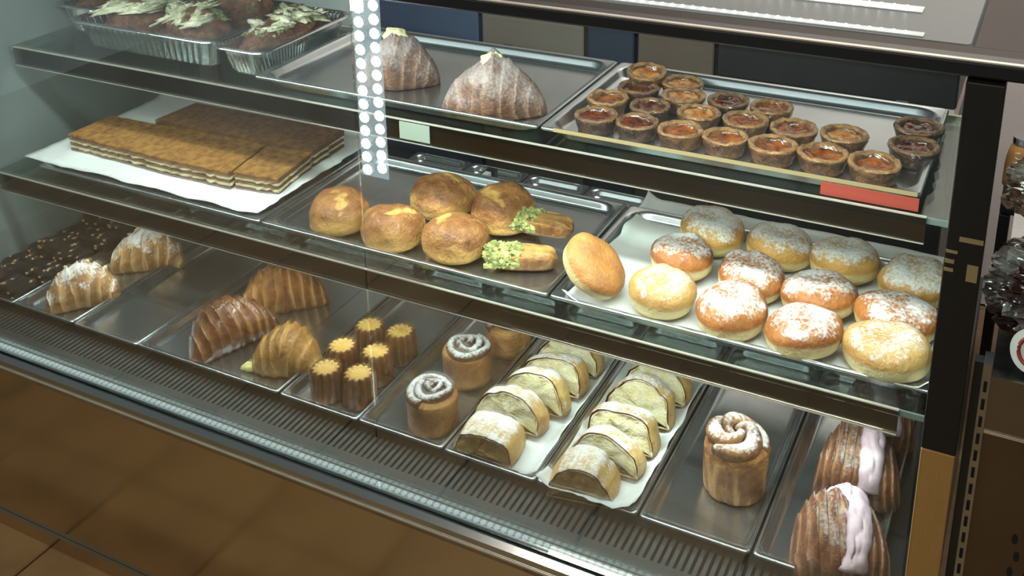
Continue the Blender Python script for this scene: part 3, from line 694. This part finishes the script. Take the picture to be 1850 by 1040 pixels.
# ------------------------------------------------------------------ cinnamon rolls and twisted bun
def cinnamon(label, loc, D, H, seed):
    t = thing('cinnamon_roll', label, 'cinnamon roll', loc, (0, 0, seed), 'sugared cinnamon rolls'); R = D/2
    mb = MB()
    def f(u, v):
        a = 2*PI*u; n = fbm(math.cos(a)+seed, math.sin(a), v*2, 4)
        P = [(0, 0), (.90, 0), (.97, .06), (.98, .4), (1.0, .75), (.97, .86), (.80, .92), (0, .93)]
        k = v*(len(P)-1); i = min(int(k), len(P)-2); q = k-i
        r = (P[i][0]*(1-q)+P[i+1][0]*q)*R*(1+.03*n); z = (P[i][1]*(1-q)+P[i+1][1]*q)*H
        return (r*math.cos(a), r*math.sin(a), z, .4+.5*n if v > .3 else 0)
    mb.surf(48, 28, f); mb.build('body', M['cinn'], t)
    sw = MB(); pts = []; K = 110
    for k in range(K):
        q = k/(K-1); a = q*2*PI*2.4+seed; r = R*(.05+.82*q**.9)
        pts.append((r*math.cos(a), r*math.sin(a), H*.90+.013*(1-q)+.0025*math.sin(a*2.3+seed)))
    sw.tube(pts, R*.17, 12, lambda q: .75+.4*q+.25*fbm(q*6, seed, 0))
    sw.build('swirl', M['cinn_top'], t)
cinnamon('sugared cinnamon roll at the front of its tray, swirl raised', (-.203, .062, -.0165), .080, .062, 1.1)
cinnamon('flat topped sugared cinnamon roll behind the front one', (-.212, .186, -.0165), .080, .062, 2.7)
cinnamon('cinnamon roll half hidden under the shelf rail at the back', (-.190, .290, -.0165), .078, .058, 4.0)
def twisted_bun(label, loc, D, H, seed):
    t = thing('twisted_bun', label, 'bun', loc, (0, 0, 0)); R = D/2
    mb = MB()
    def f(u, v):
        a = 2*PI*u; n = fbm(math.cos(a)*1.4+seed, math.sin(a)*1.4, v*1.2, 4)
        P = [(0, 0), (.84, 0), (.93, .05), (.96, .35), (1.0, .68), (.98, .80), (.80, .88), (0, .90)]
        k = v*(len(P)-1); i = min(int(k), len(P)-2); q = k-i
        st = .022*math.sin(a*5+v*5+9*n)+.03*fbm(math.cos(a)*3+seed, math.sin(a)*3, v*1.5, 3)
        r = (P[i][0]*(1-q)+P[i+1][0]*q)*R*(1+.05*n+st*(v > .15)); z = (P[i][1]*(1-q)+P[i+1][1]*q)*H
        return (r*math.cos(a), r*math.sin(a), z, max(0, st*22))
    mb.surf(64, 36, f); mb.build('body', M['cinn'], t)
    for k in range(3):
        sw = MB(); pts = []
        for j in range(40):
            q = j/39; a = k*2*PI/3+q*3.9+seed; r = R*(.80-.68*q**1.4)
            pts.append((r*math.cos(a), r*math.sin(a), H*(.80+.20*math.sin(q*PI*.62))+.004*math.sin(q*9+k)))
        sw.tube(pts, R*.27, 12, lambda q: .55+.55*math.sin(PI*min(1, q*1.15+.05)))
        sw.build('twist', M.setdefault('twist', pastry('twist_crust', '#8d6238', '#4e301c', '#c69a62', 24, .5, .6, .5, 1.2)), t)
twisted_bun('tall twisted bun dusted with sugar, alone on its tray', (.246, .128, -.0165), .090, .092, 2.0)

# ------------------------------------------------------------------ strudel slices
def strudel(label, loc, rz, lean, wd, ht, dep, seed, baked=False):
    t = thing('strudel_slice', label, 'strudel', loc, (lean, 0, rz), 'slices of cream strudel')
    n = 26
    def prof_(k, sc=1, dz=0):
        q = k/n; a = PI*q
        nn = .16*fbm(q*3+seed, seed, 0, 3)
        return (-wd/2*spow(math.cos(a), .85)*sc*(1+nn), dz+ht*math.sin(a)**.75*sc*(1+nn))
    cr = MB(); th = .0032
    def f(u, v):
        # closed shell section: outer arc then inner arc back
        m_ = u*2
        k = (m_ if m_ <= 1 else 2-m_)*n
        x, z = prof_(k)
        if m_ > 1: x *= 1-2*th/wd*1.3; z = max(.0005, z-th)
        y = dep*v+.002*fbm(k*.5+seed, v*3, 1); bulge = 1+.05*math.sin(PI*v)
        return (x*bulge, y, z*bulge+.001, .25+.4*fbm(x*60+seed, y*60, 0))
    cr.surf(2*n, 8, f)
    # close both ends of the shell (rim between the arcs is thin); bottom sheet
    cr.box(-wd/2*.98, wd/2*.98, 0, dep, 0, .0015)
    cr.build('crust', M['strudel_crust'], t)
    fi = MB()
    pts = [prof_(k, .95) for k in range(n+1)]
    K = 5; vs = []; ps = []; fs = []
    def face(yy, sgn):
        base = len(vs)
        for j in range(K+1):
            s = j/K
            for k in range(n+1):
                x = pts[k][0]*s; z = .0015+(pts[k][1])*s*.98+(1-s)*ht*.38
                if k in (0, n): z = .0015+(1-s)*ht*.38
                vs.append((x, yy+sgn*.0045*fbm(x*70+seed, z*70, seed, 4), z)); ps.append(.4*fbm(x*50+seed, z*50, 3)+(.0))
        for j in range(K):
            for k in range(n):
                q = (base+j*(n+1)+k, base+j*(n+1)+k+1, base+(j+1)*(n+1)+k+1, base+(j+1)*(n+1)+k)
                fs.append(q if sgn < 0 else q[::-1])
        # close along the bottom
        fs.append((base+K*(n+1), base, base+K*(n+1)+n))
    face(.0012, -1); face(dep-.0012, 1)
    fi.add(vs, fs, ps)
    fi.build('filling', M['strudel_dark' if baked else 'strudel_fill'], t)
LT = [(-.093, .012, .10, -.05, .092, .044, .060, True, 'sugared end piece of strudel at the front beside the cinnamon roll'), (-.092, .096, -.02, -.30, .104, .050, .038, False, 'second strudel slice from the front in the left strudel tray'), (-.081, .150, .02, -.30, .106, .054, .038, False, 'third strudel slice from the front in the left strudel tray'), (-.073, .204, .0, -.30, .104, .054, .038, False, 'fourth strudel slice from the front in the left strudel tray'), (-.070, .264, .05, -.30, .104, .050, .036, False, 'rearmost strudel slice in the left strudel tray')]
RT = [(.066, .000, .16, -.05, .094, .046, .056, True, 'end piece of strudel with an open hollow at the very front'), (.073, .075, -.02, -.30, .102, .044, .036, False, 'second strudel slice from the front in the right strudel tray'), (.077, .126, .0, -.30, .104, .052, .038, False, 'third strudel slice from the front in the right strudel tray'), (.079, .192, .03, -.30, .104, .056, .038, False, 'fourth strudel slice from the front in the right strudel tray'), (.082, .254, .02, -.30, .100, .054, .038, False, 'rearmost strudel slice in the right strudel tray')]
for i, (x, y, rz, ln, wd, ht, dp, bk, lb) in enumerate(LT+RT):
    strudel(lb, (x, y-.008 if not bk else y, -.012+(dp*math.sin(-ln)*.8 if not bk else 0)), rz, ln, wd, ht, dp, i*4.1+2, bk)

# ------------------------------------------------------------------ foil trays with savoury pastries
def foil(label, x0, x1, y0, y1, z, h, rotz=0):
    t = thing('foil_container', label, 'foil tray', (x0, y0, z), (0, 0, rotz), 'foil containers'); W, D = x1-x0, y1-y0
    nper = 150
    def ring(ins, r, zz, rib):
        base = rrect(ins, W-ins, ins, D-ins, r, zz, 4); out = []
        P = [Vector(p) for p in base]; tot = [0]
        for i in range(len(P)): tot.append(tot[-1]+(P[(i+1) % len(P)]-P[i]).length)
        for k in range(nper):
            d = tot[-1]*k/nper; i = max(j for j in range(len(P)) if tot[j] <= d+1e-9); q = (d-tot[i])/max(1e-9, tot[i+1]-tot[i])
            p = P[i].lerp(P[(i+1) % len(P)], q); c = Vector((W/2, D/2, p.z))-p; c.normalize()
            out.append(tuple(p+c*rib*(k % 2)))
        return out
    def body(loops, cap):
        mb = MB(); n = nper; vs = sum(loops, []); fs = []
        for a in range(len(loops)-1):
            for i in range(n): j = (i+1) % n; fs.append((a*n+i, a*n+j, (a+1)*n+j, (a+1)*n+i))
        if cap: fs.append(tuple(range(n-1, -1, -1)))
        mb.add(vs, fs); return mb
    o = body([ring(.016, .02, 0, .0), ring(.014, .022, .002, .002), ring(.002, .025, h-.003, .003), ring(0, .027, h, .001)], True).build('ribbed_tray', M['foil'], t, False)
    o = body([ring(0, .027, h, 0), ring(-.004, .03, h+.0025, 0), ring(-.008, .032, h+.001, 0), ring(-.009, .032, h-.002, 0)], False).build('rolled_rim', M['foil'], t, True)
    return t
foil('large foil container of herb pastries on the upper shelf, left', -1.085, -.745, .240, .50, .4175, .053)
foil('small foil container with one herb pastry beside the shiny tray', -.732, -.630, .236, .50, .4175, .050)
foil('foil container at the far left end of the upper shelf', -1.195, -1.085, .30, .52, .4175, .056)
def savoury(label, loc, rx, ry, rz, seed, rot=0, cheese=True):
    t = thing('herb_pastry', label, 'pastry', loc, (0, 0, rot), 'herb and cheese pastries')
    blob(rx, ry, rz, seed, .25, 1.5, 36, 24, .5).build('crust', M['bread'], t)
    if cheese:
        rr = random.Random(seed+1)
        for k in range(14):
            x, y = rr.uniform(-.62, .62)*rx, rr.uniform(-.62, .62)*ry; z = rz*(1.42-.6*((x/rx)**2+(y/ry)**2)); q = rr.uniform(.7, 1.9)
            cb = blob(.020*q, .009*q, .006, seed+k*3.3, 1.1, 2.2, 22, 12, .5); cb.build('melted_cheese', M['cheese'], t, True, (x, y, z), (rr.uniform(-.4, .4), rr.uniform(-.4, .4), rr.uniform(0, 3)))
        fl_ = MB(); rr = random.Random(seed+9)
        for k in range(110):
            x, y = rr.uniform(-.75, .75)*rx, rr.uniform(-.75, .75)*ry; z = rz*(1.5-.55*((x/rx)**2+(y/ry)**2)); s = rr.uniform(.003, .008); a = rr.uniform(0, 6)
            c_, s_ = math.cos(a)*s, math.sin(a)*s
            fl_.add([(x+c_, y+s_, z+.001), (x-s_*.5, y+c_*.5, z+.004), (x-c_, y-s_, z+.002), (x+s_*.5, y-c_*.5, z), (x, y, z-.003)], [(0, 1, 2, 3), (0, 4, 1), (1, 4, 2), (2, 4, 3), (3, 4, 0)])
        o = fl_.build('herb_flakes', M.setdefault('herb', simple('green_herbs', '#7d8a55', .6, 0, .4, 60)), t, False); o['kind'] = 'stuff'
savoury('herb pastry at the front left of the large foil container', (-.992, .315, .440), .068, .056, .042, 3, .2)
savoury('herb pastry at the front right of the large foil container', (-.845, .315, .440), .074, .058, .040, 7, -.3)
savoury('herb pastry at the back left of the large foil container', (-.985, .430, .445), .068, .050, .046, 12, .5)
savoury('herb pastry at the back right of the large foil container', (-.835, .428, .445), .070, .052, .046, 17, .1)
savoury('long herb pastry alone in the small foil container', (-.681, .365, .440), .042, .112, .034, 23, .0)
savoury('plain tan pastry in the far left foil container', (-1.14, .40, .45), .045, .085, .036, 29, .0, False)

# ------------------------------------------------------------------ behind the case: staff side cabinets
def cab(name, x0, x1, z0, z1, col, label, y=1.0, rough=.5):
    t = thing(name, label, 'cabinet', ((x0+x1)/2, y, ZF))
    W = (x1-x0)/2
    m_ = simple(name+'_paint', col, rough, 0, .1, 5)
    MB().bevbox(-W+.001, W-.001, .02, .35, .0005, z1-ZF-.02, .003).build('body', m_, t, False)
    dr = MB().bevbox(-W+.003, W-.003, .0, .019, .06, z1-ZF-.03, .003).build('door', m_, t, False)
    MB().bevbox(-W+.001, W-.001, -.01, .36, z1-ZF-.0195, z1-ZF, .003).build('top', simple(name+'_top', col, .4, 0, .1, 5), t, False)
    MB().tube([(-W*.5, -.004, .62), (-W*.5, -.02, .62), (W*.5, -.02, .62), (W*.5, -.004, .62)], .005).build('handle', M['steel'], dr)
cab('pale_cabinet', -1.35, -.925, ZF, .62, '#dbe6e4', 'pale grey green cabinet behind the case beside the light strip')
cab('blue_cabinet', -.92, -.63, ZF, .60, '#45536c', 'dull blue cabinet behind the shiny upper tray')
cab('tan_cabinet', -.625, -.36, ZF, .60, '#6f675c', 'grey tan cabinet behind the dusted croissant')
cab('navy_cabinet', -.357, -.24, ZF, .60, '#1f2d3c', 'narrow navy cabinet between two brown ones')
cab('brown_cabinet', -.237, -.06, ZF, .60, '#5c4f42', 'brown cabinet behind the custard tarts, left of the black one')
t = thing('wall_unit', 'wide black unit behind the custard tarts with pale strips below', 'cabinet', (.19, 1.0, ZF))
MB().bevbox(-.247, .23, 0, .35, .735, 1.07, .004).build('black_front', M['black'], t, False)
MB().bevbox(-.24, -.06, .01, .34, .001, .7345, .003).build('base', M['dark_steel'], t, False)
for a, b in ((-.055, .095), (.105, .228)):
    MB().bevbox(a, b, .02, .33, .68, .734, .002).build('pale_strip', simple('pale_strip_paint', '#d9c3bb', .6), t, False)
MB().bevbox(-.055, .228, .03, .33, .001, .679, .003).build('base', M['dark_steel'], t, False)

# ------------------------------------------------------------------ right: neighbouring rack with wrapped goods
rack = thing('metal_rack', 'steel rack with slotted upright right of the display case', 'rack', (.56, 0, ZF))
def rp(nm, mb, mat, sm=False, lbl=None):
    o = mb.build(nm, mat, rack, sm); o.location = (-.56, 0, -ZF)
    return o
rmat = simple('rack_brown_metal', '#6b5a45', .32, .7, .15, 5)
rp('slotted_upright', MB().box(.5362, .5445, -.035, -.01, ZF+.001, .372), M['steel'])
rp('upright_flange', MB().box(.5275, .536, -.034, -.02, ZF+.001, .372), M['dark_steel'])
z = .345; s0 = None
smb = MB().bevbox(-.0018, .0018, -.0006, .0006, -.0065, .0065, .0005)
while z > -.1:
    if s0 is None: o = s0 = smb.build('slot', M['pit'], rack, False)
    else: o = s0.copy(); COL.objects.link(o); o.parent = rack
    o.location = (.5404-.56, -.0352, z-ZF); z -= .0215
rp('shelf_panel', MB().box(.545, .93, -.03, .40, .35, .358), M['steel'])
rp('shelf_front', MB().box(.545, .93, -.034, -.0305, .292, .358), simple('shelf_front_metal', '#8b8478', .25, .9, .1, 6))
rp('shelf_front_edge', MB().box(.545, .93, -.0355, -.0345, .290, .2935), M['edge'])
rp('lower_panel', MB().box(.545, .93, -.030, -.022, ZF+.001, .2895), rmat)
h0 = None
hmb = MB().surf(10, 1, lambda u, v: (.003*math.cos(2*PI*u), -.0006*v, .0062*math.sin(2*PI*u)), cap1=True)
for ix in range(8):
    for iz in range(7):
        if h0 is None: o = h0 = hmb.build('vent_hole', M['pit'], rack, False)
        else: o = h0.copy(); COL.objects.link(o); o.parent = rack
        o.location = (.590+ix*.016-.56+(.004 if iz % 2 else 0), -.0303, .165-iz*.022-ZF)
rp('back_panel', MB().box(.62, .93, .41, .42, ZF+.001, .358), rmat)
bag_m = None
def bagmat(name, col):
    mt, nt, b, o = newmat(name); tc = N(nt, 'ShaderNodeTexCoord')
    v = N(nt, 'ShaderNodeTexVoronoi', i_Scale=28.0); v.feature = 'DISTANCE_TO_EDGE'; nt.links.new(tc.outputs['Object'], v.inputs['Vector'])
    n1 = N(nt, 'ShaderNodeTexNoise', i_Scale=16.0, i_Detail=4.0); nt.links.new(tc.outputs['Object'], n1.inputs['Vector'])
    nt.links.new(mixc(nt, ramp(nt, n1.outputs[0], .45, .62), lin(col), lin('#6f6a66')), b.inputs['Base Color'])
    b.inputs['Roughness'].default_value = .12; b.inputs['Coat Weight'].default_value = 1.0; b.inputs['Coat Roughness'].default_value = .05
    bump(nt, mth(nt, 'ADD', v.outputs[0], n1.outputs[0]), 1.0, .02, b); return mt
def bag(label, loc, rx, ry, rz, seed, col):
    t = thing('wrapped_bread', label, 'bag', loc, (0, 0, 0), 'wrapped goods on the rack')
    mb = MB()
    def f(u, v):
        a = 2*PI*u; ph = -PI/2+PI*v; c = max(0, math.cos(ph))**.6; X, Y, Z = c*math.cos(a), c*math.sin(a), spow(math.sin(ph), .8)
        n = 1-abs(fbm(X*2.2+seed, Y*2.2, Z*3.2, 4))*.55
        return (rx*X*n, ry*Y*n, max(0, rz/2+rz/2*Z*(.6+.4*n)))
    mb.surf(60, 44, f); mb.build('wrapper', bagmat('film_'+str(seed), col), t, False)
    nk = MB(); nk.surf(16, 8, lambda u, v: ((.012+.022*v)*math.cos(2*PI*u)*(1+.3*math.sin(10*PI*u)), (.01+.016*v)*math.sin(2*PI*u)*(1+.3*math.sin(8*PI*u)), .035*v))
    nk.build('gathered_neck', bagmat('film_neck_'+str(seed), '#8a8a88'), t, False, (0, .01, rz*.93))
    return t
b1 = bag('dark brown loaf in shiny clear film, lower on the rack', (.612, .075, .3585), .092, .085, .105, 3, '#2a1612')
tag(MB().surf(28, 2, lambda u, v: (.021*math.cos(2*PI*u), -.001*(v > .4), .024*math.sin(2*PI*u)), cap1=True).build('round_sticker', M['paper'], None, False, (.578, -.018, .388), (-.15, 0, -.35)), 'round white sticker with a red ring on the wrapped loaf', 'sticker')
st = bpy.data.objects['round_sticker']
rg = MB(); rg.tube([(.012*math.cos(2*PI*k/24), -.0016, .015*math.sin(2*PI*k/24)) for k in range(25)], .0022, 6); rg.build('red_ring', M['red'], st)
bag('clear bag of brown bread standing on the lower loaf', (.616, .12, .4645), .090, .08, .085, 8, '#4a3226')
t = thing('amber_jar', 'small glass jar glowing amber beyond the rack', 'jar', (.545, 1.08, .10))
MB().surf(20, 8, lambda u, v: (.03*math.cos(2*PI*u)*(1-.4*v**4), .03*math.sin(2*PI*u)*(1-.4*v**4), .09*v), cap0=True).build('glass_body', simple('amber_glass', '#c09058', .08, 0, .3, 30, coat=1), t)
MB().surf(16, 2, lambda u, v: (.02*math.cos(2*PI*u), .02*math.sin(2*PI*u), .012*v), cap0=True, cap1=True).build('lid', M['steel'], t, False, (0, 0, .09))
t = thing('side_table', 'dark side table beyond the rack carrying an amber jar', 'table', (.60, 1.1, ZF))
MB().bevbox(-.08, .35, -.12, .2, .545, .57, .004).build('table_top', M['black'], t, False)
for a, b in ((-.07, -.11), (.33, -.11), (-.07, .19), (.33, .19)):
    MB().bevbox(a-.01, a+.01, b-.01, b+.01, .001, .5445, .002).build('leg', M['black'], t, False)

cb = MB(); cb.tube([(-1.62, -.27, ZF+.005), (-1.54, -.295, ZF+.005), (-1.468, -.318, ZF+.005), (-1.447, -.346, ZF+.005), (-1.45, -.382, ZF+.005), (-1.467, -.412, ZF+.005), (-1.52, -.47, ZF+.005), (-1.6, -.53, ZF+.005)], .004, 8)
tag(cb.build('floor_cable', M['black'], None, True), 'black cable curving over the floor at the far left', 'cable')
